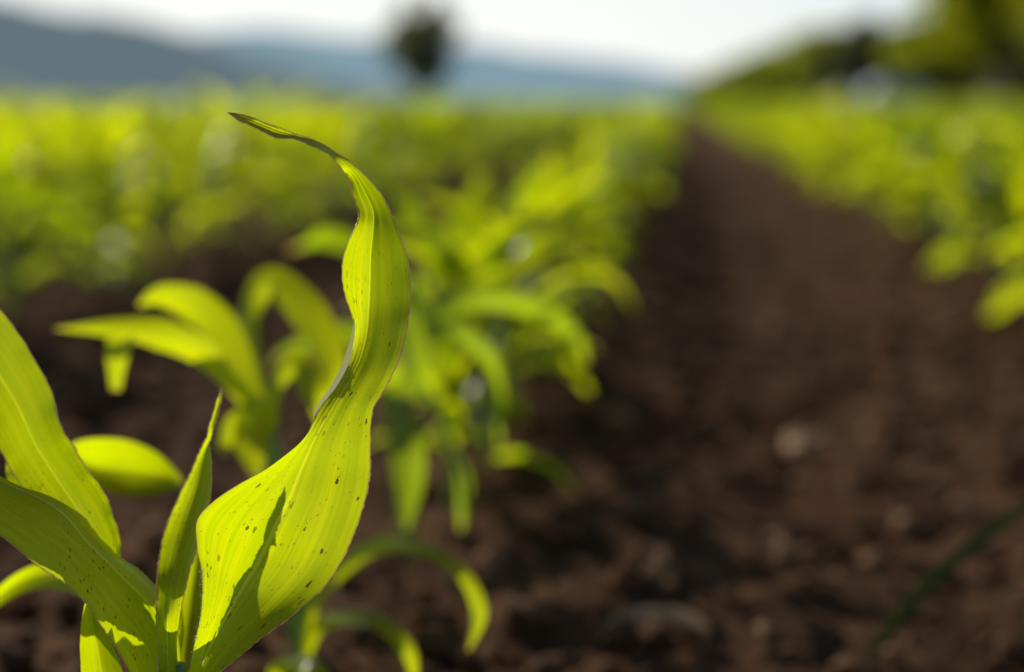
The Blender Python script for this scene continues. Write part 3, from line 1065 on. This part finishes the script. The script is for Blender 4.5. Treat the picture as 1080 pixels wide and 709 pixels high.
def tree(name, u, D, height, cw, mat, label, seed, trunk_h=.25, nclump=60, leaf=.22, per=90, base_z=0, lobes=None, group=None, squash=1.0, pear=False):
    r = np.random.default_rng(seed)
    x = (u - 715) / 1500 * D
    e = empty(name, (x, D, base_z))
    tag(e, label, 'tree', group)
    th = height * trunk_h
    tp = catmull(np.array([[0, 0, -.1], [r.normal(0, .1), r.normal(0, .1), th], [r.normal(0, .2), r.normal(0, .2), height * .8]]), 5)
    V, Q, T_, _ = tube(tp, np.linspace(height * (.05 if pear else .028), height * .006, len(tp)), 10)
    Vs = [V]; Qs = [Q]; Ts = [T_]; off = len(V)
    cz = (height + th * .6) / 2
    rz = (height - th * .6) / 2
    cl = []
    for k in range(nclump):
        d = r.normal(size=3); d /= np.linalg.norm(d)
        rad = r.uniform(.35, 1) ** .6
        p = np.array([d[0] * cw / 2 * rad, d[1] * cw / 2 * rad, cz + d[2] * rz * rad * squash])
        p[:2] *= r.uniform(.75, 1.12)
        if pear:
            tz = np.clip((p[2] - th * .6) / (height * .5), 0, 1)
            p[:2] *= .42 + .58 * tz
            p[0] += .25 * math.sin(p[2] * 1.7)
        cl.append((p, r.uniform(.10, .2) * cw * r.uniform(.7, 1.3)))
    for k in range(0, nclump, 5):
        p = cl[k][0]
        st = tp[r.integers(3, len(tp) - 2)]
        V, Q, T_, _ = tube(catmull(np.array([st, (st + p) / 2 + [0, 0, .1], p]), 3), np.linspace(height * .010, height * .003, 7), 5)
        Vs.append(V); Qs.append(Q + off); Ts.append(T_ + off); off += len(V)
    add('trunk', mesh_np('trunk', np.concatenate(Vs), np.concatenate(Qs), np.concatenate(Ts)), M_bark, e)
    n = nclump * per
    ci = np.repeat(np.arange(nclump), per)
    cp_ = np.array([c[0] for c in cl])[ci]; cr = np.array([c[1] for c in cl])[ci]
    d = r.normal(size=(n, 3)); d /= np.linalg.norm(d, axis=1)[:, None]
    c = cp_ + d * (cr * r.uniform(.3, 1, n) ** .5)[:, None] * [1, 1, .75]
    c[:, 2] = np.maximum(c[:, 2], .15)
    a = r.normal(size=(n, 3)); a /= np.linalg.norm(a, axis=1)[:, None]
    b = np.cross(a, r.normal(size=(n, 3))); b /= np.linalg.norm(b, axis=1)[:, None]
    s = (leaf * r.uniform(.6, 1.4, n))[:, None]
    v = np.stack([c - a * s, c + b * s * .5, c + a * s, c - b * s * .5], 1).reshape(-1, 3)
    add('crown', mesh_np('crown', v, np.arange(n * 4).reshape(-1, 4), smooth=False), mat, e)
    return e


tree('leafy_tree', 449, 125, 9.1, 7.4, M_fol_lone, 'lone dark tree standing against the sky left of centre', 21, .16, 70, .30, 70, pear=True)
big = [(1046, 78, 13.0, 8.0, M_fol_big, 'tall olive green tree at the right edge, taller than the frame'),
       (1003, 90, 10.5, 6.0, M_fol_big, 'olive green tree left of the tallest right-hand tree'),
       (1130, 72, 14.0, 9.0, M_fol_big, 'tree cut by the right edge of the frame'),
       (962, 112, 6.6, 6.5, M_fol_big, 'mid green tree standing behind the parked car'),
       (906, 128, 7.0, 8.5, M_fol_dark, 'dark dense tree left of the parked car'),
       (862, 138, 6.6, 7.5, M_fol_mid, 'green tree with a rounded top at the middle of the tree line'),
       (825, 150, 6.1, 7.5, M_fol_mid, 'green tree sloping down towards the field end'),
       (790, 160, 4.7, 7.5, M_fol_mid, 'low bushy tree near the left end of the tree line'),
       (755, 170, 3.1, 7.0, M_fol_mid, 'lowest bush at the left end of the tree line')]
for i, (u, D, h, cw, m_, lab) in enumerate(big):
    tree('leafy_tree', u, D, h, cw, m_, lab, 40 + i, .10 if h < 9 else .18, 90, .24, 110)
# low undergrowth below the trees
for i, (u, D, h, cw) in enumerate(((985, 100, 2.6, 6), (1080, 84, 2.6, 7), (930, 132, 2.6, 7))):
    t_ = tree('bush', u, D, h, cw, M_fol_dark, ['dark bush between the parked car and the tall trees', 'dark bush under the tree at the right edge', 'dark bush behind the parked car'][i], 70 + i, .08, 50, .2, 90)
    t_['category'] = 'bush'

# ------------------------------------------------------------------ parked car by the trees


def car(u, D, rz):
    x = (u - 715) / 1500 * D
    e = empty('parked_car', (x, D, 0), rz)
    tag(e, 'pale blue-white car parked in front of the trees beyond the field', 'car')
    paint, nt, out = new_mat('car_paint')
    g = N(nt); pr = g.n('ShaderNodeBsdfPrincipled'); tc = g.n('ShaderNodeTexCoord')
    g.l(g.mix(g.noise(tc.outputs['Object'], 2, 2), (.34, .42, .52), (.42, .50, .60)), pr.inputs['Base Color'])
    pr.inputs['Specular IOR Level'].default_value = .3; pr.inputs['Roughness'].default_value = .5; pr.inputs['Coat Weight'].default_value = 0
    g.l(pr.outputs[0], out.inputs[0])
    glass = simple_mat('car_glass', (.02, .03, .04), (.03, .04, .05), 2, .5, spec=.12)
    rubber = simple_mat('tyre_rubber', (.02, .02, .02), (.03, .03, .03), 20, .8)
    metal = simple_mat('wheel_metal', (.30, .30, .32), (.36, .36, .38), 5, .7, spec=.2)
    # side profile (length x, height z), extruded in y with tumblehome
    prof = [(-2.1, .35), (-2.15, .6), (-2.08, .92), (-1.85, 1.02), (-1.55, 1.38), (-1.1, 1.50), (-.2, 1.53), (.35, 1.45), (1.0, 1.05), (1.75, .92), (2.08, .72), (2.12, .4), (1.9, .28), (-1.9, .28)]
    pr_ = np.array(prof)
    V = []; nP = len(prof)
    for yy in (-.84, -.80, 0, .80, .84):
        for (a_, b_) in prof:
            tum = max(0, b_ - .95) * .30
            inset = .04 if abs(yy) > .82 else 0
            V.append((a_ * (1 - inset * .3), math.copysign(max(0, abs(yy) - tum), yy) if yy else 0, b_ - inset * .3 * (b_ > 1)))
    Q = []
    for j in range(4):
        for i in range(nP):
            i2 = (i + 1) % nP
            Q.append([j * nP + i, j * nP + i2, (j + 1) * nP + i2, (j + 1) * nP + i])
    V = np.array(V)
    Tn = []
    c0 = len(V); V = np.concatenate([V, [[0, -.80, .8], [0, .80, .8]]])
    for i in range(nP):
        i2 = (i + 1) % nP
        Tn.append([c0, i2, i]); Tn.append([c0 + 1, 4 * nP + i, 4 * nP + i2])
    add('body', mesh_np('body', V, Q, Tn, smooth=False), paint, e)

    def panel(name, pts, mat):
        pts = np.array(pts, float)
        return add(name, mesh_np(name, pts, [[0, 1, 2, 3]], smooth=False), mat, e)
    panel('windscreen', [(.42, -.62, 1.44), (.98, -.74, 1.09), (.98, .74, 1.09), (.42, .62, 1.44)], glass)
    panel('rear_window', [(-1.60, -.62, 1.36), (-1.82, -.70, 1.04), (-1.82, .70, 1.04), (-1.60, .62, 1.36)], glass)
    for s in (-1, 1):
        panel('side_window', [(-.35, s * .855, 1.02), (.78, s * .855, 1.05), (.3, s * .735, 1.41), (-.35, s * .70, 1.46)], glass)
        panel('side_window', [(-.45, s * .855, 1.02), (-1.5, s * .855, 1.02), (-1.3, s * .73, 1.40), (-.45, s * .70, 1.46)], glass)
        for xx in (-1.3, 1.3):
            v, q, t, uv = tube(np.array([[xx, s * .66, .31], [xx, s * .70, .31], [xx, s * .84, .31], [xx, s * .87, .31]]), [.27, .31, .31, .27], 24)
            wh = add('wheel', mesh_np('wheel', v, q, t, uv), rubber, e)
            v, q, t, uv = tube(np.array([[xx, s * .85, .31], [xx, s * .885, .31]]), [.19, .17], 20)
            add('rim', mesh_np('rim', v, q, t, uv), metal, wh)
        v, q, t, uv = tube(np.array([[2.02, s * .58, .72], [2.13, s * .58, .68]]), [.13, .10], 12)
        add('headlight', mesh_np('headlight', v, q, t, uv), metal, e)
    return e


car(934, 98, R(24))
